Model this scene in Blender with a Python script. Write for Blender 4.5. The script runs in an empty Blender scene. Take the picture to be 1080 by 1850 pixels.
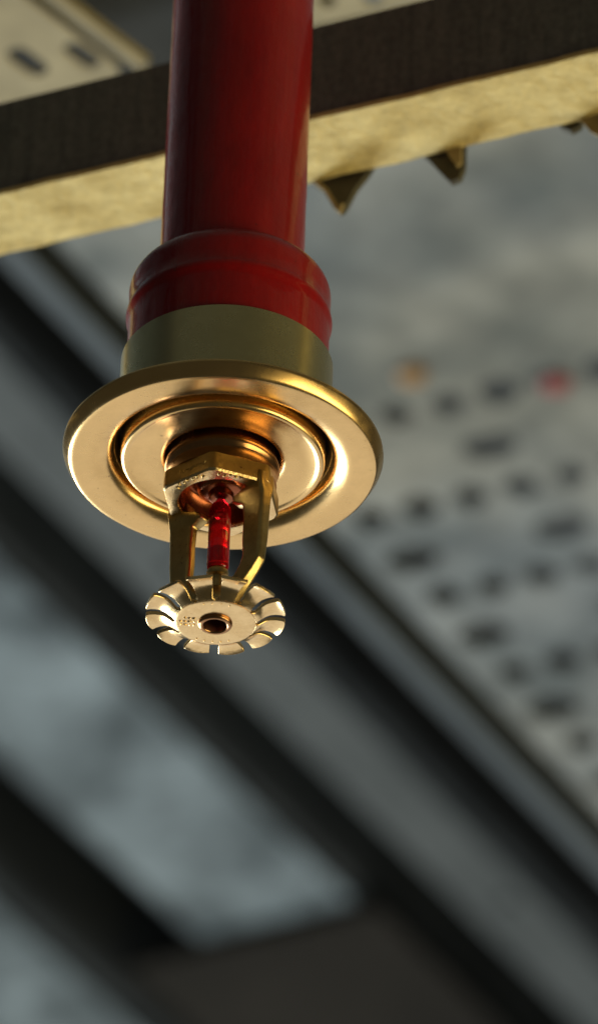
import bpy, bmesh, math, random
from mathutils import Vector, Matrix, noise
from mathutils.geometry import delaunay_2d_cdt
random.seed(7)
R = math.radians
PI = math.pi
sc = bpy.context.scene
COL = sc.collection
MM = 0.001

# ------------------------------------------------------------------ camera
W0, H0 = 1080.0, 1850.0
PXMM = 8.0                      # photo pixels per millimetre at the flange
DIST = 1.30
ELEV = R(34.6)
ROLL = R(2.1)
cam_loc = Vector((0, -DIST * math.cos(ELEV), -DIST * math.sin(ELEV)))
def basis(f, roll):
    r0 = f.cross(Vector((0, 0, 1))).normalized()
    u0 = r0.cross(f).normalized()
    return (r0 * math.cos(roll) + u0 * math.sin(roll), u0 * math.cos(roll) - r0 * math.sin(roll))
f = (-cam_loc).normalized()
for it in range(3):
    r_, u_ = basis(f, ROLL)
    aim = r_ * (138 / PXMM * MM) - u_ * (85 / PXMM * MM)
    f = (aim - cam_loc).normalized()
r_, u_ = basis(f, ROLL)
cam_d = bpy.data.cameras.new('camera')
cam = bpy.data.objects.new('camera', cam_d); COL.objects.link(cam)
cam.matrix_world = Matrix(((r_.x, u_.x, -f.x, cam_loc.x), (r_.y, u_.y, -f.y, cam_loc.y), (r_.z, u_.z, -f.z, cam_loc.z), (0, 0, 0, 1)))
cam_d.sensor_fit = 'VERTICAL'; cam_d.sensor_height = 36.0
FH = H0 / PXMM * MM             # frame height at DIST
cam_d.lens = 36.0 * DIST / FH
cam_d.clip_start = 0.05; cam_d.clip_end = 100
cam_d.dof.use_dof = True
cam_d.dof.focus_distance = 1.292
cam_d.dof.aperture_fstop = 15.5
cam_d.dof.aperture_blades = 0
sc.camera = cam

def ray(px, py):
    return (f + r_ * ((px - W0 / 2) / H0 * FH / DIST) + u_ * ((H0 / 2 - py) / H0 * FH / DIST)).normalized()
def onz(px, py, z):             # where the line of sight through a photo pixel meets the level z
    d = ray(px, py); return cam_loc + d * ((z - cam_loc.z) / d.z)

# ------------------------------------------------------------------ world and lamps
w = bpy.data.worlds.new('World'); sc.world = w; w.use_nodes = True
bg = w.node_tree.nodes['Background']
bg.inputs[0].default_value = (0.50, 0.47, 0.34, 1); bg.inputs[1].default_value = 0.075
sc.view_settings.view_transform = 'Standard'; sc.view_settings.look = 'None'
sc.view_settings.exposure = 0; sc.view_settings.gamma = 1

def area(name, loc, target, sx, sy, power, col, spread=180):
    d = bpy.data.lights.new(name, 'AREA'); d.shape = 'RECTANGLE'; d.size = sx; d.size_y = sy
    d.energy = power; d.color = col; d.spread = R(spread)
    o = bpy.data.objects.new(name, d); COL.objects.link(o); o.location = loc
    o.rotation_euler = (Vector(target) - Vector(loc)).to_track_quat('-Z', 'Y').to_euler()
    return o
area('floor_bounce_light', (0.6, 5.4, -3.2), (0.2, 1.2, 0.6), 8.0, 7.0, 128, (1.0, 0.95, 0.88))
area('window_light', (-2.5, 4.5, -1.4), (0, 0, 0), 2.1, 2.8, 340, (0.88, 0.96, 0.97))
area('doorway_light', (3.4, -1.1, -1.9), (0, 0.1, 0.1), 3.6, 1.8, 118, (1.0, 0.82, 0.38))

# ------------------------------------------------------------------ materials
def mat(name):
    m = bpy.data.materials.new(name); m.use_nodes = True
    nt = m.node_tree; b = nt.nodes['Principled BSDF']
    return m, nt, b
def N(nt, t, **kw):
    n = nt.nodes.new(t)
    for k, v in kw.items():
        if k in n.inputs: n.inputs[k].default_value = v
        else: setattr(n, k, v)
    return n
def noise_n(nt, scale, detail=4, rough=0.6, stretch=None, coord='Object'):
    tc = nt.nodes.new('ShaderNodeTexCoord'); src = tc.outputs[coord]
    if stretch:
        mp = nt.nodes.new('ShaderNodeMapping'); mp.inputs['Scale'].default_value = stretch
        nt.links.new(src, mp.inputs['Vector']); src = mp.outputs['Vector']
    n = N(nt, 'ShaderNodeTexNoise', Scale=scale, Detail=detail, Roughness=rough)
    nt.links.new(src, n.inputs['Vector']); return n
def ramp(nt, fac, stops):
    r = nt.nodes.new('ShaderNodeValToRGB'); nt.links.new(fac, r.inputs['Fac'])
    els = r.color_ramp.elements
    while len(els) < len(stops): els.new(0.5)
    for e, (p, c) in zip(els, stops):
        e.position = p; e.color = c if len(c) == 4 else (*c, 1)
    return r
def g(v): return (v, v, v, 1)
def bump(nt, b, n, strength, dist):
    bp = N(nt, 'ShaderNodeBump', Strength=strength, Distance=dist)
    nt.links.new(n.outputs['Fac'], bp.inputs['Height']); nt.links.new(bp.outputs['Normal'], b.inputs['Normal'])
    return bp
def metal(name, c1, c2, r1, r2, bscale=300, bstr=0.2, bdist=0.0001, stretch=None, nscale=60, spots=None):
    m, nt, b = mat(name); b.inputs['Metallic'].default_value = 1
    n = noise_n(nt, nscale, 6, 0.65)
    cr = ramp(nt, n.outputs['Fac'], [(0.35, c1), (0.65, c2)])
    last = cr.outputs['Color']
    if spots:
        n3 = noise_n(nt, spots[0], 3, 0.7)
        sr = ramp(nt, n3.outputs['Fac'], [(spots[1], g(0)), (spots[1] + 0.06, g(1))])
        mx = nt.nodes.new('ShaderNodeMixRGB'); nt.links.new(sr.outputs['Color'], mx.inputs['Fac'])
        nt.links.new(last, mx.inputs['Color1']); mx.inputs['Color2'].default_value = (*spots[2], 1)
        last = mx.outputs['Color']
    nt.links.new(last, b.inputs['Base Color'])
    rr = ramp(nt, n.outputs['Fac'], [(0.3, g(r1)), (0.7, g(r2))])
    nt.links.new(rr.outputs['Color'], b.inputs['Roughness'])
    n2 = noise_n(nt, bscale, 4, 0.6, stretch)
    bump(nt, b, n2, bstr, bdist)
    return m
brass = metal('brass_plate', (0.82, 0.56, 0.25), (0.68, 0.455, 0.195), 0.17, 0.34, 420, 0.12, 0.0001, nscale=75, stretch=(1, 0.12, 1), spots=(620, 0.67, (0.42, 0.28, 0.12)))
brass_cup = metal('brass_cup', (0.60, 0.51, 0.28), (0.53, 0.45, 0.25), 0.24, 0.32, 180, 0.06, 0.0002, stretch=(1, 1, 0.15), nscale=90)
cast = metal('cast_brass', (0.62, 0.46, 0.20), (0.46, 0.33, 0.14), 0.26, 0.40, 900, 0.55, 0.00012, nscale=220, spots=(900, 0.64, (0.20, 0.12, 0.06)))
cast_lit = metal('lit_cast_brass', (0.86, 0.66, 0.36), (0.72, 0.50, 0.24), 0.20, 0.36, 1500, 0.5, 0.0001, nscale=300)
stamped = metal('stamped_brass', (0.88, 0.65, 0.34), (0.74, 0.52, 0.25), 0.16, 0.30, 500, 0.35, 0.00015, nscale=260, spots=(800, 0.68, (0.36, 0.2, 0.1)))
copper = metal('copper_alloy', (0.44, 0.24, 0.11), (0.32, 0.16, 0.07), 0.15, 0.28, 500, 0.2, 0.0001, nscale=160)
cap_m = metal('brown_copper_cap', (0.34, 0.11, 0.05), (0.24, 0.075, 0.035), 0.2, 0.35, 500, 0.3, 0.0001, nscale=160)
dark_bore = metal('shaded_screw_socket', (0.16, 0.07, 0.045), (0.10, 0.045, 0.03), 0.35, 0.5)

def red_paint():
    m, nt, b = mat('red_gloss_paint')
    n = noise_n(nt, 35, 6, 0.7, (1, 1, 0.35))
    cr = ramp(nt, n.outputs['Fac'], [(0.3, (0.20, 0.003, 0.006)), (0.7, (0.34, 0.007, 0.008))])
    n3 = noise_n(nt, 420, 3, 0.7)
    sr = ramp(nt, n3.outputs['Fac'], [(0.69, g(0)), (0.76, g(0.7))])
    mx = nt.nodes.new('ShaderNodeMixRGB'); nt.links.new(sr.outputs['Color'], mx.inputs['Fac'])
    nt.links.new(cr.outputs['Color'], mx.inputs['Color1']); mx.inputs['Color2'].default_value = (0.05, 0.012, 0.01, 1)
    n4 = noise_n(nt, 55, 8, 0.75, (1, 1, 0.10))
    gr = ramp(nt, n4.outputs['Fac'], [(0.42, g(1)), (0.62, g(0.55))])
    m2 = nt.nodes.new('ShaderNodeMixRGB'); m2.blend_type = 'MULTIPLY'; m2.inputs['Fac'].default_value = 0.45
    nt.links.new(mx.outputs['Color'], m2.inputs['Color1']); nt.links.new(gr.outputs['Color'], m2.inputs['Color2'])
    nt.links.new(m2.outputs['Color'], b.inputs['Base Color'])
    rr = ramp(nt, n4.outputs['Fac'], [(0.4, g(0.20)), (0.65, g(0.42))]); nt.links.new(rr.outputs['Color'], b.inputs['Roughness'])
    b.inputs['Specular IOR Level'].default_value = 0.2; b.inputs['Coat Weight'].default_value = 0.32; b.inputs['Coat Roughness'].default_value = 0.05
    n2 = noise_n(nt, 130, 5, 0.6)
    bump(nt, b, n2, 0.5, 0.0007)
    return m
red = red_paint()

def glass_red():
    m, nt, b = mat('red_liquid_glass')
    b.inputs['Base Color'].default_value = (0.52, 0.004, 0.010, 1)
    b.inputs['Transmission Weight'].default_value = 0.62
    b.inputs['Roughness'].default_value = 0.03; b.inputs['IOR'].default_value = 1.45
    return m
bulb_m = glass_red()

def sheet_metal(name, lo, hi, rough=0.5, scale=9, metallic=0.25, bstr=0.3, stretch=(1, 1, 1), fine=60, finec=0.25):
    m, nt, b = mat(name)
    n = noise_n(nt, scale, 5, 0.62, stretch)
    cr = ramp(nt, n.outputs['Fac'], [(0.36, lo), (0.64, hi)])
    n2 = noise_n(nt, fine, 5, 0.7)
    cr2 = ramp(nt, n2.outputs['Fac'], [(0.3, g(1 - finec)), (0.7, g(1))])
    mx = nt.nodes.new('ShaderNodeMixRGB'); mx.blend_type = 'MULTIPLY'; mx.inputs['Fac'].default_value = 1
    nt.links.new(cr.outputs['Color'], mx.inputs['Color1']); nt.links.new(cr2.outputs['Color'], mx.inputs['Color2'])
    nt.links.new(mx.outputs['Color'], b.inputs['Base Color'])
    b.inputs['Specular IOR Level'].default_value = 0.25 if hi[0] > 0.06 else 0.08; b.inputs['Roughness'].default_value = rough; b.inputs['Metallic'].default_value = metallic
    bump(nt, b, n2, bstr, 0.001)
    return m
galv = sheet_metal('stained_galvanised_sheet', (0.095, 0.118, 0.13), (0.265, 0.298, 0.318), scale=12, fine=40, finec=0.45)
nt = galv.node_tree; b = nt.nodes['Principled BSDF']; src = b.inputs['Base Color'].links[0].from_socket
dn = noise_n(nt, 3.2, 3, 0.6); dr = ramp(nt, dn.outputs['Fac'], [(0.40, g(0)), (0.62, g(1))])     # patches of warm dust
dmx = nt.nodes.new('ShaderNodeMixRGB'); dmx.blend_type = 'MULTIPLY'
nt.links.new(dr.outputs['Color'], dmx.inputs['Fac']); nt.links.new(src, dmx.inputs['Color1']); dmx.inputs['Color2'].default_value = (1.12, 1.01, 0.84, 1)
nt.links.new(dmx.outputs['Color'], b.inputs['Base Color'])
galv_tray = sheet_metal('weathered_galvanised_tray', (0.035, 0.048, 0.052), (0.23, 0.275, 0.285), scale=10, metallic=0.2, stretch=(1.0, 0.7, 1), fine=32, finec=0.55)
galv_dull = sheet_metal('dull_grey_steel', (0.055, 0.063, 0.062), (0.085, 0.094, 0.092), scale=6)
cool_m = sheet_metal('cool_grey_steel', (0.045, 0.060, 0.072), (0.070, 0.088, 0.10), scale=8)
groove_m = sheet_metal('groove_shade', (0.036, 0.044, 0.050), (0.050, 0.058, 0.064), scale=6)  # shade inside the recess put into the groove's colour
shade_dark = sheet_metal('recess_shade', (0.040, 0.043, 0.044), (0.058, 0.061, 0.062), rough=0.8, metallic=0, scale=5)  # darkness of the recesses between ribs put into the colour
block_m = sheet_metal('black_brown_primer', (0.011, 0.0095, 0.007), (0.019, 0.016, 0.012), rough=0.8, metallic=0, scale=5)
beam_m = sheet_metal('ochre_lit_coating', (0.64, 0.50, 0.20), (0.90, 0.75, 0.36), rough=0.85, metallic=0, scale=60, fine=260, bstr=0.9)  # ochre coating, with the warm light from below put into its colour
lip_m = sheet_metal('dull_tan_lip', (0.26, 0.20, 0.10), (0.40, 0.32, 0.17), rough=0.8, metallic=0, scale=60)
rib_m = sheet_metal('charcoal_rib_shade', (0.036, 0.041, 0.042), (0.052, 0.058, 0.059), rough=0.7, metallic=0, scale=9)  # shade toward the recesses put into a dark rib colour
rib2_m = sheet_metal('grey_rib_half_shade', (0.050, 0.056, 0.055), (0.075, 0.083, 0.080), rough=0.7, metallic=0, scale=9)  # lighter step of the same rib shade, also in the base colour
beam_side_m = sheet_metal('shaded_beam_side', (0.15, 0.170, 0.17), (0.22, 0.24, 0.235), rough=0.8, metallic=0, scale=420, fine=600, finec=0.5, stretch=(1, 1, 0.08))  # the side's shade put into a grey darker than the underside
tab_m = sheet_metal('dark_bent_tab', (0.055, 0.052, 0.038), (0.10, 0.092, 0.066), rough=0.85, metallic=0, scale=60, fine=300)
tan_m = sheet_metal('tan_dusty_sheet', (0.30, 0.26, 0.16), (0.42, 0.37, 0.24), rough=0.7, metallic=0, scale=20)
red_cap_m = sheet_metal('faded_red_paint', (0.20, 0.03, 0.03), (0.28, 0.045, 0.04), metallic=0)
orange_cap_m = sheet_metal('faded_orange_paint', (0.26, 0.14, 0.04), (0.34, 0.19, 0.06), metallic=0)

# ------------------------------------------------------------------ helpers
def finish(bm, name, m, parent=None, smooth=True, angle=35, normals=True):
    if normals: bmesh.ops.recalc_face_normals(bm, faces=bm.faces)
    me = bpy.data.meshes.new(name); bm.to_mesh(me); bm.free()
    me.materials.append(m)
    if smooth:
        me.polygons.foreach_set('use_smooth', [True] * len(me.polygons))
        me.set_sharp_from_angle(angle=R(angle))
    o = bpy.data.objects.new(name, me); COL.objects.link(o)
    if parent: o.parent = parent
    return o
def tag(o, label=None, cat=None, group=None, kind=None):
    if label: o['label'] = label
    if cat: o['category'] = cat
    if group: o['group'] = group
    if kind: o['kind'] = kind
    return o
def empty(name, loc=(0, 0, 0)):
    o = bpy.data.objects.new(name, None); COL.objects.link(o); o.location = loc; o.empty_display_size = 0.01
    return o
def rings(bm, profile, seg=160, closed=False, cap0=False, cap1=False, centre=(0, 0)):
    """profile entries (r or function of angle, z) in mm"""
    rs = []
    for r, z in profile:
        row = []
        for i in range(seg):
            a = 2 * PI * i / seg
            rr = r(a) if callable(r) else r
            zz = z(a) if callable(z) else z
            row.append(bm.verts.new(((centre[0] - rr * math.cos(a)) * MM, (centre[1] - rr * math.sin(a)) * MM, zz * MM)))
        rs.append(row)
    n = len(rs)
    for k in range(n if closed else n - 1):
        A, B = rs[k], rs[(k + 1) % n]
        for i in range(seg):
            j = (i + 1) % seg
            bm.faces.new((A[i], A[j], B[j], B[i]))
    if cap0: bm.faces.new(rs[0])
    if cap1: bm.faces.new(rs[-1])
def arc(cx, cz, rad, a0, a1, n):
    return [(cx + rad * math.cos(R(a0 + (a1 - a0) * i / n)), cz + rad * math.sin(R(a0 + (a1 - a0) * i / n))) for i in range(n + 1)]

# ------------------------------------------------------------------ red drop pipe with its coupling
def wob(r, amp, z, seed):
    return lambda a: r + amp * noise.noise(Vector((math.cos(a) * 2.2 + seed, math.sin(a) * 2.2, z * 0.16)))
pipe = empty('drop_pipe', (0, 0, 0))
tag(pipe, 'glossy red painted sprinkler drop pipe with its red coupling above the brass cup', 'pipe')
bm = bmesh.new()
prof = [(wob(16.7, 0.10, z, 3), z) for z in [30 + 4 * i for i in range(36)]] + [(16.7, 900)]
rings(bm, prof, 128, cap0=True, cap1=True)
finish(bm, 'pipe_length', red, pipe)
bm = bmesh.new()
cp = [(20.5, 8), (22.5, 8.3)]
cp += [(wob(23.05, 0.08, z, 9), z) for z in (12, 20, 28, 34, 37)]
cp += [(wob(23.1, 0.10, 37, 9), 37.8), (wob(23.4, 0.12, 38.6, 9), 38.7), (wob(23.6, 0.10, 40, 9), 39.3), (wob(23.65, 0.10, 41.5, 9), 40.0), (wob(23.5, 0.10, 41.5, 9), 40.7), (wob(23.2, 0.14, 41.5, 9), 41.4), (wob(23.15, 0.12, 44, 9), 44.2)]
cp += [(wob(r, 0.10, z, 9), z) for r, z in arc(16.9, 46.3, 6.35, 5, 84, 14)]
cp += [(16.6, 52.9)]
rings(bm, cp, 160, cap0=True, cap1=True)
finish(bm, 'coupling', red, pipe, angle=60)
# paint sag and dust at the joint
bm = bmesh.new()
rings(bm, [(lambda a: 16.5, 52.0), (lambda a: 17.4 + 0.35 * noise.noise(Vector((a * 3, 1, 0))), 52.3), (lambda a: 17.3 + 0.3 * noise.noise(Vector((a * 4, 2, 0))), 52.9), (16.5, 53.8)], 128)
finish(bm, 'paint_fillet', red, pipe, angle=80)
bm = bmesh.new()
for i in range(26):
    a = R(150 + random.uniform(-16, 16)); rr = random.uniform(17.2, 20.5); z = 46.3 + math.sqrt(max(0, 6.2 ** 2 - (rr - 16.9) ** 2)) + 0.15
    s = random.uniform(0.25, 0.6)
    mtx = Matrix.Translation(Vector((-rr * math.cos(a), -rr * math.sin(a), z)) * MM) @ Matrix.Rotation(random.random() * 6, 4, 'Z') @ Matrix.Diagonal((s * MM * 1.5, s * MM, s * MM * 0.7, 1))
    bmesh.ops.create_icosphere(bm, subdivisions=1, radius=1, matrix=mtx)
dustm = sheet_metal('grey_dust', (0.10, 0.09, 0.08), (0.16, 0.14, 0.12), rough=1, metallic=0, scale=300)
d = finish(bm, 'dust', dustm, pipe); d['kind'] = 'stuff'

# ------------------------------------------------------------------ escutcheon
esc = empty('escutcheon')
tag(esc, 'round polished brass escutcheon cup and flange around the sprinkler neck', 'escutcheon')
bm = bmesh.new()
# thin spun sheet: up the cup wall, round the fillet, out along the flange, rolled rim, and back
op = [(24.2, 27.2)] + [(24.2, z) for z in (22, 16, 10, 6)]
op += [(24.25, 4.6), (24.6, 3.9), (25.4, 3.4), (27, 3.2), (31, 3.1), (34.2, 3.2), (35.3, 3.5), (35.9, 3.7)]
op += [(36.2, 3.5), (36.25, 3.1), (36.0, 2.45), (35.4, 1.35), (34.95, 0.6), (34.6, 0.2), (34.2, 0.03), (33.6, -0.02), (33, 0.0)]
op += [(31, 0.0), (29.6, 0.03), (28.7, 0.12), (27.8, 0.32), (27.0, 0.62), (26.3, 1.0), (25.7, 1.5), (25.3, 2.05), (25.05, 2.7), (24.95, 3.4)]
op = [(r, z) for r, z in op] + [(23.9, 5.0), (23.85, 10), (23.85, 27.0)]
def slight(r, z):
    return (r, (lambda a, z=z, r=r: z + 0.09 * noise.noise(Vector((math.cos(a) * 1.6, math.sin(a) * 1.6, r * 0.12)))))
rings(bm, [slight(*p) if p[0] > 26 else p for p in op], 256, closed=True)
finish(bm, 'flange_cup', brass_cup, esc, angle=50)
# the flange underside is polished, the cup wall duller
fl = esc.children[0]; fl.data.materials.append(brass)
for p in fl.data.polygons:
    if p.center.z < 3.75 * MM: p.material_index = 1
bm = bmesh.new()
ip = [(13.3, -1.9), (13.0, -1.7), (12.85, -1.2), (12.85, 2.6), (12.6, 2.6)]
ip = [(12.8, 3.4), (12.85, 2.4), (13.05, 1.6), (13.45, 1.05), (14.0, 0.8), (14.6, 0.76),
      (18, 0.8), (20.8, 0.78), (21.3, 0.6), (21.7, 0.38), (22.2, 0.3), (22.7, 0.5), (23.05, 1.0), (23.15, 1.7), (23.1, 4), (23.1, 14), (22.7, 14), (22.7, 1.8), (22.2, 1.4), (14.4, 1.4), (13.8, 1.8), (13.4, 2.5), (13.3, 3.4)]
rings(bm, ip, 224, closed=True)
finish(bm, 'inner_plate', brass, esc, angle=40)

# ------------------------------------------------------------------ sprinkler head
hd = empty('sprinkler_head')
tag(hd, 'pendent brass sprinkler head with red glass bulb and slotted deflector below the flange', 'sprinkler')
bm = bmesh.new()
rings(bm, [(12.2, 12), (12.3, 1.6), (12.5, 0.4), (12.9, -0.7), (13.0, -1.4), (12.7, -2.0), (12.2, -2.5), (12.0, -3.3), (12.1, -4.5), (12.4, -5.7), (9.0, -5.8), (9.0, 12)], 160, closed=True)
finish(bm, 'threaded_neck', copper, hd, angle=50)

HOFF = R(20)
def hexr(Rc, rnd=0.0):
    def fn(a):
        t = (a - HOFF) % (PI / 3) - PI / 6
        v = Rc * math.cos(PI / 6) / math.cos(t)
        return min(v, Rc - rnd)
    return fn
bm = bmesh.new()
rings(bm, [(hexr(13.3, 0.5), -5.3), (hexr(13.9, 0.35), -5.7), (hexr(14.0, 0.35), -6.4), (hexr(14.0, 0.35), -10.0), (hexr(13.6, 0.5), -10.5),
           (10.2, -10.75), (9.7, -10.6), (9.35, -10.1), (9.2, -9.2), (9.2, -5.4)], 216, closed=True)
wb = finish(bm, 'wrench_boss', cast, hd, angle=28)
wb.data.materials.append(cast_lit); wb.data.materials.append(cap_m)
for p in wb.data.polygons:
    if p.normal.z < -0.55: p.material_index = 1  # down-facing faces get a brighter brass, their light put into the colour
    elif math.hypot(p.center.x, p.center.y) < 9.6 * MM: p.material_index = 2  # cavity wall takes the darker cap brown in place of shade

# cavity lining, orifice cap
bm = bmesh.new()
rings(bm, [(9.15, -9.6), (9.0, -6.5), (8.0, -4.6), (7.0, -4.2), (6.2, -4.4), (5.6, -6.2), (5.2, -7.4), (4.2, -7.9), (2.9, -8.1), (2.7, -9.3), (2.2, -9.5), (0.01, -9.5)], 96)
finish(bm, 'orifice_cap', cap_m, hd, angle=50)

# frame arms
def arm_path():
    # z, outer radius, inner radius, half width tangentially at the outside and inside
    return [(-7.6, 13.5, 8.8, 2.6, 2.0), (-10.4, 13.6, 8.2, 2.6, 2.0), (-11.8, 13.6, 4.6, 2.4, 1.9), (-12.9, 13.6, 4.4, 2.0, 1.7), (-14.4, 13.55, 7.2, 1.8, 1.4), (-19, 13.4, 7.5, 1.72, 1.35), (-24, 13.2, 7.4, 1.7, 1.32),
            (-28.2, 13.0, 7.6, 1.5, 1.2), (-30.2, 12.7, 6.9, 1.5, 1.2), (-32.5, 11.0, 5.4, 1.5, 1.25), (-35.5, 8.3, 2.4, 1.7, 1.5), (-39.4, 5.0, 0.6, 1.7, 1.5)]
def make_arm(az, name='frame_arm'):
    bm = bmesh.new(); rr = Vector((-math.cos(az), -math.sin(az), 0)); tt = Vector((math.sin(az), -math.cos(az), 0))
    prev = None; zz = Vector((0, 0, 1)); first = None
    for z, ro, ri, wo, wi in arm_path():
        pts = []
        for (q, t) in ((ro - 0.6, -wo), (ro, -wo + 0.6), (ro, wo - 0.6), (ro - 0.6, wo), (ri + 0.5, wi), (ri, wi - 0.5), (ri, -wi + 0.5), (ri + 0.5, -wi)):
            j = 0.06 * noise.noise(Vector((q * 0.7, t, z * 0.5)))
            pts.append(bm.verts.new((rr * (q + j) + tt * (t + j) + zz * z) * MM))
        if prev:
            for i in range(8):
                k = (i + 1) % 8; bm.faces.new((prev[i], prev[k], pts[k], pts[i]))
        else: first = pts
        prev = pts
    bm.faces.new(first); bm.faces.new(prev)
    o = finish(bm, name, cast, hd, angle=32)
    md = o.modifiers.new('bevel', 'BEVEL'); md.width = 0.00028; md.segments = 2; md.limit_method = 'ANGLE'; md.angle_limit = R(25)
    return o
for k in range(2): make_arm(R(140) + k * PI)

# hub that carries the deflector, screw
bm = bmesh.new()
rings(bm, [(2.4, -34.0), (3.2, -34.8), (4.6, -36.6), (5.1, -38.2), (5.1, -40.0), (4.6, -41.0), (4.2, -41.75), (2.7, -41.75), (2.7, -39.0)], 64, cap0=True, cap1=True)
finish(bm, 'hub', cast, hd, angle=40)
bm = bmesh.new()
rings(bm, [(1.0, -28.9), (2.35, -28.9), (2.5, -29.4), (2.3, -30.2), (1.5, -30.6), (1.35, -31.4), (1.6, -31.6), (1.6, -34.5)], 48, cap0=True, cap1=True)
finish(bm, 'bulb_seat', cast, hd, angle=40)
# glass bulb
bm = bmesh.new()
bp = [(0.01, -28.95), (1.1, -28.9), (1.9, -28.65), (2.35, -28.1), (2.5, -27.4)] + [(2.5, -27.4 + i * 2.1) for i in range(1, 8)] + [(2.4, -11.9), (2.05, -11.2), (1.5, -10.7), (1.2, -10.0), (0.8, -9.6), (0.01, -9.4)]
rings(bm, bp, 64)
bmesh.ops.remove_doubles(bm, verts=bm.verts, dist=0.00003)
bulb = finish(bm, 'glass_bulb', bulb_m, hd, angle=80)
bub_m, nt, b = mat('air_bubble'); b.inputs['Transmission Weight'].default_value = 1; b.inputs['IOR'].default_value = 0.72; b.inputs['Roughness'].default_value = 0
b.inputs['Base Color'].default_value = (1, 0.9, 0.85, 1)
bm = bmesh.new()
bmesh.ops.create_uvsphere(bm, u_segments=24, v_segments=16, radius=1, matrix=Matrix.Translation((0.3 * MM, -0.4 * MM, -14.2 * MM)) @ Matrix.Diagonal((1.3 * MM, 1.3 * MM, 1.7 * MM, 1)))
finish(bm, 'air_bubble', bub_m, bulb)

# deflector
defl = finish_bm = None
bm = bmesh.new()
ZD = -42.7
rings(bm, [(3.3, ZD), (8.0, ZD), (8.7, ZD + 0.04), (8.95, ZD + 0.14), (8.95, ZD + 1.05), (8.0, ZD + 0.95), (3.3, ZD + 0.95)], 192, closed=True)
defl = finish(bm, 'deflector', stamped, hd, angle=40)
tine_prof = [(8.97, 0.15), (9.5, 0.4), (10.3, 1.05), (11.2, 1.7), (12.2, 2.15), (13.4, 2.3), (14.6, 2.22), (15.6, 1.95)]
def make_tine(a0, mesh=None):
    bm = bmesh.new(); half = PI / 12; gap = 1.0
    na = 9; top = []; bot = []
    for r, dz in tine_prof:
        hw = half - (gap * (0.8 + 0.2 * (r - 9.5) / 6) if r > 9.4 else 0.12) / r
        rb, rt = [], []
        for i in range(na):
            s = -1 + 2 * i / (na - 1); a = a0 + hw * s
            rr = r - (0.15 * (abs(s) ** 4) if r > 15 else 0)
            z = ZD + dz - 0.30 * (1 - s * s) * (r - 8.97) / 6 + 0.10 * math.sin(a0 * 5.3) * (r - 9.3) / 6
            p = lambda zz: bm.verts.new((-rr * math.cos(a) * MM, -rr * math.sin(a) * MM, zz * MM))
            rb.append(p(z)); rt.append(p(z + 0.9))
        bot.append(rb); top.append(rt)
    for k in range(len(bot) - 1):
        for i in range(na - 1):
            bm.faces.new((bot[k][i], bot[k][i + 1], bot[k + 1][i + 1], bot[k + 1][i]))
            bm.faces.new((top[k][i], top[k + 1][i], top[k + 1][i + 1], top[k][i + 1]))
        for e in (0, na - 1):
            bm.faces.new((bot[k][e], bot[k + 1][e], top[k + 1][e], top[k][e]))
    for k in (0, len(bot) - 1):
        for i in range(na - 1): bm.faces.new((bot[k][i], bot[k][i + 1], top[k][i + 1], top[k][i]))
    o = finish(bm, 'tine', stamped, defl, angle=40)
    md = o.modifiers.new('bevel', 'BEVEL'); md.width = 0.00013; md.segments = 2; md.limit_method = 'ANGLE'; md.angle_limit = R(45)
for k in range(12): make_tine(R(15 + 30 * k))
# screw head in the middle
bm = bmesh.new()
rings(bm, [(3.75, ZD + 0.4), (3.85, ZD - 0.25), (3.6, ZD - 0.65), (3.1, ZD - 0.85), (2.75, ZD - 0.75), (2.6, ZD - 0.5), (2.55, ZD + 2.6), (0.01, ZD + 2.8)], 72)
scw = finish(bm, 'compression_screw', copper, hd, angle=50)
scw.data.materials.append(dark_bore)
for p in scw.data.polygons:
    if p.center.z > (ZD - 0.45) * MM and math.hypot(p.center.x, p.center.y) < 2.62 * MM: p.material_index = 1  # inside of the same screw, the hole's shade put into its colour

# raised stamped marks (worn, unreadable in the photo)
def strokes(name, items, m, parent, z, h):
    bm = bmesh.new()
    for x, y, ang, L, wd in items:
        mtx = Matrix.Translation((x * MM, y * MM, z * MM)) @ Matrix.Rotation(ang, 4, 'Z') @ Matrix.Diagonal((L * MM, wd * MM, h * MM, 1))
        bmesh.ops.create_icosphere(bm, subdivisions=2, radius=0.5, matrix=mtx)
    return finish(bm, name, m, parent)
items = []
for row in range(3):
    for k in range(4):
        cx, cy = -7.6 + k * 0.95 + random.uniform(-.1, .1), 1.0 - row * 1.35
        if row == 2 and k == 0: continue
        items.append((cx, cy, random.choice([0, 0.4, 1.4, 1.57]), random.uniform(0.7, 1.1), 0.32))
        if random.random() < 0.8: items.append((cx + 0.1, cy + random.uniform(-.35, .35), random.choice([0, 1.57, 0.8]), 0.5, 0.24))
for k in range(5):
    a = R(245 + k * 14); items.append((-7.6 * math.cos(a), -7.6 * math.sin(a), a, 0.5, 0.3))
for k in range(4):
    a = R(70 + k * 14); items.append((-8.0 * math.cos(a), -8.0 * math.sin(a), a, 0.5, 0.3))
strokes('stamped_marks', items, stamped, hd, ZD, 0.5)
items = []
for k in range(14):
    a = R(30 + k * 6.2); rr = 11.4 + (0.25 if k % 2 else -0.2)
    if 7 <= k <= 8: continue
    items.append((-rr * math.cos(a), -rr * math.sin(a), a, random.uniform(0.9, 1.5), 0.28))
    items.append((-(rr + 0.2) * math.cos(a + .03), -(rr + 0.2) * math.sin(a + .03), a + random.choice([0.6, 1.57, -.7]), 0.7, 0.26))
strokes('cast_marks', items, cast, hd, -10.68, 0.42)
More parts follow.
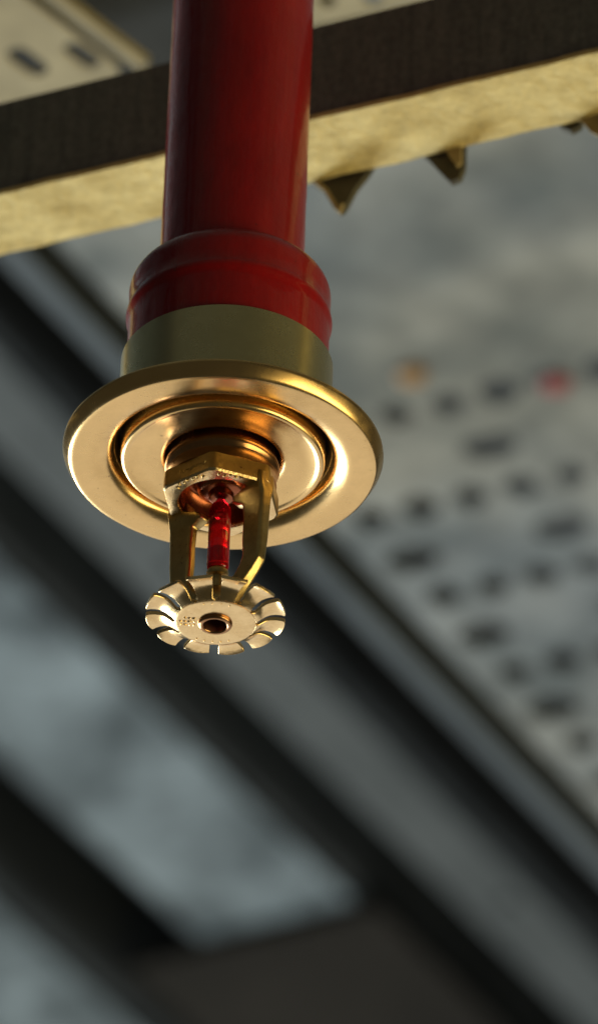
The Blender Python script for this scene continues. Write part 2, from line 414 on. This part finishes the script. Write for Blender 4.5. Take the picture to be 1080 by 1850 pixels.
# raised marks on the dark face of the boss
bm = bmesh.new()
aL, aN = R(20), R(80)
A = Vector((-14 * math.cos(aL), -14 * math.sin(aL), 0)); B = Vector((-14 * math.cos(aN), -14 * math.sin(aN), 0))
nrm = ((A + B) / 2).normalized(); tg = (B - A).normalized()
for k in range(7):
    c = A + (B - A) * (0.34 + 0.085 * k)
    for s in range(2):
        rot = Matrix((tg, Vector((0, 0, 1)), nrm)).transposed().to_4x4()
        mtx = Matrix.Translation((c + Vector((0, 0, -8.1 + random.uniform(-.3, .3)))) * MM) @ rot @ Matrix.Rotation(random.choice([0, 1.57, 1.2, 0.7]), 4, 'Z') @ Matrix.Diagonal((random.uniform(0.8, 1.3) * MM, 0.28 * MM, 0.4 * MM, 1))
        bmesh.ops.create_icosphere(bm, subdivisions=2, radius=0.5, matrix=mtx)
finish(bm, 'raised_marks', cast, hd)

# ------------------------------------------------------------------ steel beam behind the pipe
ZB = 0.150
def line_pts(p, q, z, ext=0.5):
    a, b_ = onz(*p, z), onz(*q, z); d_ = (b_ - a).normalized()
    return a - d_ * ext, b_ + d_ * ext, d_
n0, n1, bd = line_pts((0, 352), (1080, 95), ZB, 1.2)
f0 = onz(540, 335, ZB)
perp = Vector((-bd.y, bd.x, 0))
bwid = (f0 - n0).dot(perp)
if bwid < 0: perp = -perp; bwid = -bwid
bt = onz(540, 46, ZB + 0.03)     # height of the dark side from the photo
# find the top so that the near face's upper edge falls on the dark band's upper edge
best = None
for i in range(100):
    h = 0.01 + 0.0006 * i
    q = n0 + bd * ((onz(900, 60, ZB) - n0).dot(bd)) + Vector((0, 0, h))
    v = q - cam_loc; s = v.dot(f); pxx = W0 / 2 + v.dot(r_) / s * DIST / FH * H0; pyy = H0 / 2 - v.dot(u_) / s * DIST / FH * H0
    target = 185 + (pxx) * (0 - 185) / 750.0
    e = abs(pyy - target)
    if best is None or e < best[0]: best = (e, h)
BH = best[1]
beam = empty('steel_beam', n0)
tag(beam, 'crossbeam behind the pipe with dark side and rough ochre underside', 'beam')
def add_box_uvw(bm, o, a, b_, c, n=1):
    vs = [bm.verts.new(o + a * i + b_ * j + c * k) for i in (0, 1) for j in (0, 1) for k in (0, 1)]
    for q in ((0, 1, 3, 2), (4, 6, 7, 5), (0, 4, 5, 1), (2, 3, 7, 6), (0, 2, 6, 4), (1, 5, 7, 3)): bm.faces.new([vs[i] for i in q])
Lb = (n1 - n0).length
# web / near side
bm = bmesh.new(); add_box_uvw(bm, Vector((0, 0, 0.0021)) + perp * 0.001, bd * Lb, perp * 0.003, Vector((0, 0, BH - 0.0021)))
finish(bm, 'side_plate', beam_side_m, beam, smooth=False)
# underside, slightly ragged coating
bm = bmesh.new(); nx, ny = 600, 16
grid = []
for i in range(nx + 1):
    row = []
    for j in range(ny + 1):
        edge = 1 if j in (0, ny) else 0
        rag = (0.0006 if j else 0.0004) * noise.noise(Vector((i * 0.35, j * 3.0, 0))) if edge else 0
        zz = 0.0004 * noise.noise(Vector((i * 0.6, j * 0.7, 4)))
        row.append(bm.verts.new(bd * (Lb * i / nx) + perp * (bwid * j / ny + rag) + Vector((0, 0, zz))))
    grid.append(row)
for i in range(nx):
    for j in range(ny): bm.faces.new((grid[i][j], grid[i + 1][j], grid[i + 1][j + 1], grid[i][j + 1]))
geo = bmesh.ops.extrude_face_region(bm, geom=bm.faces[:])
bmesh.ops.translate(bm, vec=(0, 0, 0.0015), verts=[v for v in geo['geom'] if isinstance(v, bmesh.types.BMVert)])
finish(bm, 'underside', beam_m, beam)
bm = bmesh.new(); add_box_uvw(bm, perp * (bwid - 0.004) + Vector((0, 0, 0.0045)), bd * Lb, perp * 0.003, Vector((0, 0, BH - 0.006)))
finish(bm, 'far_plate', beam_side_m, beam, smooth=False)

# bent tabs below the far edge of the beam
pl_o = n0 + perp * (bwid + 0.001)
def onplane(px, py, off=0.0):
    d_ = ray(px, py); o_ = pl_o + perp * off
    t = (o_ - cam_loc).dot(perp) / d_.dot(perp); return cam_loc + d_ * t
def plate_from_px(bm, pts, off, th):
    P = [onplane(x, y, off) - n0 for x, y in pts]
    a = [bm.verts.new(p) for p in P]; b2 = [bm.verts.new(p + perp * th) for p in P]
    bm.faces.new(a); bm.faces.new(list(reversed(b2)))
    for i in range(len(P)):
        j = (i + 1) % len(P); bm.faces.new((a[i], a[j], b2[j], b2[i]))
tabs = [([(566, 312), (674, 292), (664, 310), (640, 340), (622, 374), (613, 383), (603, 376), (585, 345), (562, 328)], 'dark'),
        ([(752, 270), (800, 262), (838, 256), (836, 300), (828, 322), (812, 328), (795, 312), (775, 290)], 'dark'),
        ([(1000, 215), (1050, 205), (1046, 226), (1030, 236), (1010, 228)], 'dark')]
for pts, _ in tabs:
    bm = bmesh.new(); plate_from_px(bm, pts, 0.0, 0.002)
    finish(bm, 'bent_tab', tab_m, beam, smooth=False)
# folded tan lips on the tabs
for pts in ([(562, 326), (585, 345), (603, 376), (613, 384), (619, 366), (611, 372), (590, 338), (566, 318)],
            [(800, 262), (832, 258), (832, 292), (824, 300), (812, 284)],
            [(1044, 206), (1090, 196), (1090, 250), (1066, 238), (1048, 218)]):
    bm = bmesh.new(); plate_from_px(bm, pts, -0.0015, 0.001)
    finish(bm, 'folded_lip', lip_m, beam, smooth=False)

# ------------------------------------------------------------------ perforated sheets
def sheet_with_holes(outline, holes, z, th, name, m, parent=None):
    """outline: list of 2D points (m); holes: list of loops of 2D points; flat plate of thickness th, underside at z"""
    def ccw(p):
        ar = sum(p[i][0] * p[(i + 1) % len(p)][1] - p[(i + 1) % len(p)][0] * p[i][1] for i in range(len(p)))
        return list(p) if ar > 0 else list(reversed(p))
    outline = ccw(outline); holes = [ccw(h) for h in holes]
    verts = [Vector(p) for p in outline]; faces_in = [list(range(len(outline)))]
    for h in holes:
        s = len(verts); verts += [Vector(p) for p in h]; faces_in.append(list(range(s, s + len(h))))
    vo, eo, fo, ov, oe, of = delaunay_2d_cdt(verts, [], faces_in, 0, 1e-6)
    bm = bmesh.new(); bv = [bm.verts.new((v.x, v.y, z)) for v in vo]
    hid = set(range(1, len(faces_in)))
    for fc, orig in zip(fo, of):
        if any(k in hid for k in orig) or 0 not in orig: continue
        try: bm.faces.new([bv[i] for i in fc])
        except ValueError: pass
    for v in [v for v in bm.verts if not v.link_faces]: bm.verts.remove(v)
    g_ = bmesh.ops.extrude_face_region(bm, geom=bm.faces[:])
    bmesh.ops.translate(bm, vec=(0, 0, th), verts=[v for v in g_['geom'] if isinstance(v, bmesh.types.BMVert)])
    return finish(bm, name, m, parent, smooth=False)
def circ(c, r, n=18): return [(c[0] + r * math.cos(2 * PI * i / n), c[1] + r * math.sin(2 * PI * i / n)) for i in range(n)]
def slot(c, dirv, L, r, n=9):
    dx, dy = dirv; px_, py_ = -dy, dx; out = []
    for s in (1, -1):
        for i in range(n + 1):
            a = -PI / 2 + PI * i / n
            ex, ey = s * (L / 2 + r * math.cos(a)), s * r * math.sin(a)
            out.append((c[0] + dx * ex + px_ * ey, c[1] + dy * ex + py_ * ey))
    return out

# small sheets just above the beam
ZP = ZB + BH + 0.22
def xy(p): return (p.x, p.y)
lower_l = [xy(onz(-400, 300, ZP)), xy(onz(215, 145, ZP)), xy(onz(213, 122, ZP)), xy(onz(48, -3, ZP)), xy(onz(-60, -85, ZP)), xy(onz(-500, -40, ZP))]
c1, c2 = onz(50, 112, ZP), onz(148, 100, ZP)
rib_small = (onz(213, 122, ZP) - onz(48, -3, ZP)).normalized()
hl = [slot(xy(c1), xy(rib_small), 0.008, 0.0040), slot(xy(c2), xy(rib_small), 0.007, 0.0036), slot(xy(onz(-50, 130, ZP)), xy(rib_small), 0.008, 0.0040)]
pl = sheet_with_holes(lower_l, hl, ZP, 0.0015, 'perforated_strip', tan_m)
tag(pl, 'tan perforated metal strip above the crossbeam at upper left of pipe', 'metal strip')
st = bmesh.new()
pA, pB = onz(60, -20, ZP), onz(252, 128, ZP)
side = Vector((rib_small.y, -rib_small.x, 0))
if side.dot(onz(150, 20, ZP) - onz(130, 60, ZP)) < 0: side = -side
pA -= rib_small * 0.1
add_box_uvw(st, pA, (pB - pA), side * 0.0038, Vector((0, 0, 0.004)))
o = finish(st, 'narrow_batten', tan_m, None, smooth=False)
tag(o, 'thin tan batten running along the edge of the perforated strip', 'batten')
upr = [xy(onz(450, 75, ZP)), xy(onz(760, 6, ZP)), xy(onz(900, -60, ZP)), xy(onz(640, -70, ZP)), xy(onz(430, -10, ZP))]
pr = sheet_with_holes(upr, [circ(xy(onz(672, -4, ZP)), 0.0035), circ(xy(onz(590, 2, ZP)), 0.003)], ZP, 0.0015, 'perforated_strip', tan_m)
tag(pr, 'tan perforated metal strip showing above the crossbeam right of the pipe', 'metal strip')
jb = bmesh.new()  # plate added to darken the gap and the slots of the strip
jA = pA + side * 0.0045
add_box_uvw(jb, jA - side * 0.17 + Vector((0, 0, 0.014)), (pB - pA) * 1.35, side * 0.215, Vector((0, 0, 0.02)))
o = finish(jb, 'dark_backplate', shade_dark, None, smooth=False)
tag(o, 'dark joist filling the shaded gap left of the pipe above the crossbeam beside the thin batten', 'backplate')

# ------------------------------------------------------------------ ceiling deck
ZC = 0.78                       # hanging perforated sheet
ZC2 = 1.65                      # ribbed deck above it
O = onz(670, 937, ZC)
Av = (onz(1032, 858, ZC) - O) / 4
Bv = (onz(1050, 1342, ZC) - O) / 3
ub = Bv.normalized(); ua = Vector((-ub.y, ub.x, 0))
if ua.dot(Av) < 0: ua = -ua
ceil_low = tag(empty('hung_ceiling', O), kind='structure')
ceil_high = tag(empty('ribbed_ceiling', onz(670, 937, ZC2)), kind='structure')
ceil = ceil_low
def va(px, py): return (onz(px, py, ceil.location.z) - ceil.location).dot(ua)     # across the deck, positive toward the perforations
def ul(px, py): return (onz(px, py, ceil.location.z) - ceil.location).dot(ub)
def strip(name, v0, v1, z0, th, m, u0=-4.0, u1=3.0, n=1):
    bm = bmesh.new()
    add_box_uvw(bm, ub * u0 + ua * v0 + Vector((0, 0, z0)), ub * (u1 - u0), ua * (v1 - v0), Vector((0, 0, th)))
    return finish(bm, name, m, ceil, smooth=False)
v_edge = (va(800, 1165) + va(1012, 1400)) / 2          # edge of the perforated flat
# perforated flat
u_join = ul(720, 655)
pan_u0, pan_u1 = -0.145, 0.60
outl = [xy(ub * u + ua * v) for u, v in ((pan_u0, v_edge), (pan_u1, v_edge), (pan_u1, 0.42), (pan_u0, 0.42))]
holes = []
for j in range(-1, 12):
    for i in range(-6, 14):
        for kind in (0, 1):
            if kind == 0: c = Av * i + Bv * j
            else:
                if i % 3: continue
                c = Av * (i + 0.05) + Bv * (j + 0.53)
            u, v = c.dot(ub), c.dot(ua)
            if u < pan_u0 + 0.012 or u > pan_u1 - 0.012 or v < v_edge + 0.012 or v > 0.40: continue
            if kind == 0: holes.append(circ(xy(c), 0.0057 * random.uniform(1.4, 1.7)))
            else: holes.append(slot(xy(c), xy(Av.normalized()), 0.0095, 0.0086))
sheet_with_holes(outl, holes, 0.0, 0.0015, 'perforated_sheet', galv, ceil)
# plain flat further back toward the beam
strip('plain_sheet', v_edge, 1.6, 0.0, 0.002, galv, -4.0, pan_u0)
strip('plain_sheet', 0.421, 1.6, 0.0, 0.002, galv, pan_u0, 3.0)
strip('plain_sheet', v_edge, 0.42, 0.0, 0.002, galv, pan_u1, 3.0)
# folded edges and ribs, from the perforated flat toward lower left of the photo
def edge_v(*pts): return sum(va(*p) for p in pts) / len(pts)
e8 = v_edge
e7 = edge_v((728, 1165), (938, 1400))
e6 = edge_v((680, 1165), (872, 1400))
def web(v, z0, z1, m=galv_dull):
    strip('web', v - 0.001, v + 0.001, z0, z1 - z0, m)
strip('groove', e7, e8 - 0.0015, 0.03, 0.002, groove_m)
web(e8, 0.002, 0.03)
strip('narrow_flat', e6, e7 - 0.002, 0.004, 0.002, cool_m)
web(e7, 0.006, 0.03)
def slope(v0, z0, v1, z1, m):      # inclined side of a rib
    bm = bmesh.new(); th = 0.0015; o0 = ub * -4 + ua * v0 + Vector((0, 0, z0))
    sl = ua * (v1 - v0) + Vector((0, 0, z1 - z0)); nn = sl.cross(ub).normalized() * th
    if nn.z < 0: nn = -nn
    add_box_uvw(bm, o0, ub * 7, sl, nn)
    finish(bm, 'rib_side', m, ceil, smooth=False)
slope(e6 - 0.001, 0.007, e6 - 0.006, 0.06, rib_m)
# ribbed deck higher up
ceil = ceil_high
e5 = edge_v((615, 1270), (890, 1555))
e4 = edge_v((462, 1250), (772, 1600))
e3 = edge_v((262, 1250), (550, 1560))
e2 = edge_v((100, 1460), (300, 1630))
e1 = edge_v((60, 1700), (200, 1820))
bm = bmesh.new(); add_box_uvw(bm, ub * -5 + ua * -4 + Vector((0, 0, 0.14)), ub * 9, ua * 6.6, Vector((0, 0, 0.01)))
finish(bm, 'upper_deck', shade_dark, ceil, smooth=False)
tray_end = ul(390, 1690)
strip('wide_flat', e4, e5 - 0.002, 0.006, 0.002, galv_dull)
strip('tray', e2, e3, 0.0, 0.002, galv_tray, -4.0, tray_end)
strip('tray', e1 - 0.40, e1, 0.0, 0.002, galv_tray)
def rolled_side(v0, sgn, wd, rise, m, z0=0.004):      # the rib's edge rolls up out of the flat
    bm = bmesh.new(); n = 10; pr = []
    for k in range(n + 1):
        t = k / n * PI / 2
        pr.append((v0 + sgn * wd * math.sin(t), z0 + rise * (1 - math.cos(t))))
    A_ = [bm.verts.new(ub * -4 + ua * v + Vector((0, 0, z))) for v, z in pr]
    B_ = [bm.verts.new(ub * 3 + ua * v + Vector((0, 0, z))) for v, z in pr]
    C_ = [bm.verts.new(ub * -4 + ua * v + Vector((0, 0, z + 0.002))) for v, z in pr]
    D_ = [bm.verts.new(ub * 3 + ua * v + Vector((0, 0, z + 0.002))) for v, z in pr]
    for k in range(n):
        bm.faces.new((A_[k], B_[k], B_[k + 1], A_[k + 1])); bm.faces.new((C_[k], C_[k + 1], D_[k + 1], D_[k]))
    for k in (0, n): bm.faces.new((A_[k], C_[k], D_[k], B_[k]))
    finish(bm, 'rib_side', m, ceil, angle=60)
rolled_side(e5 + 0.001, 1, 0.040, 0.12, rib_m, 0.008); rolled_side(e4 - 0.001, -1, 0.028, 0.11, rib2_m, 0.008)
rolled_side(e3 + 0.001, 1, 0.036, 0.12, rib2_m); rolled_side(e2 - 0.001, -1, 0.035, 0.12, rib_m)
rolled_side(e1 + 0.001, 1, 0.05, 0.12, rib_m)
for k in range(1, 6):
    b0 = e1 - 0.40 - 0.22 * k
    strip('tray', b0, b0 + 0.14, 0.0, 0.002, galv_tray)
# dark cross member at the tray's end
bm = bmesh.new()
add_box_uvw(bm, ub * tray_end + ua * (e2 - 0.07) + Vector((0, 0, -0.012)), ub * 0.8, ua * (e3 - e2 + 0.092), Vector((0, 0, 0.008)))
finish(bm, 'end_block', block_m, ceil, smooth=False)
for k in range(5):               # bolts along the wide flat
    bm = bmesh.new(); c = (ub * (-1.1 + 0.55 * k) + ua * (e4 + 0.03)) / MM
    rings(bm, [(0.5, 6.0), (7, 6.0), (7, 1.5), (5, 0.5), (0.5, 0.3)], 6, cap0=True, cap1=True, centre=(c.x, c.y))
    finish(bm, 'bolt_head', rib_m, ceil, smooth=False)

# coloured caps seen in two of the holes
for (x, y), m_, lab in (((1003, 690), red_cap_m, 'small blurred red cap among the dark holes of the ceiling sheet'), ((742, 676), orange_cap_m, 'small blurred orange cap on the ceiling sheet beside the first row of holes')):
    c = onz(x, y, ZC)
    bm = bmesh.new(); rings(bm, [(1.0, 0.2), (6.4, 0.2), (6.8, -0.4), (6.5, -2.0), (5.0, -3.0), (1.5, -3.2)], 24, cap0=True, cap1=True)
    o = finish(bm, 'plastic_cap', m_); o.location = c
    tag(o, lab, 'cap')
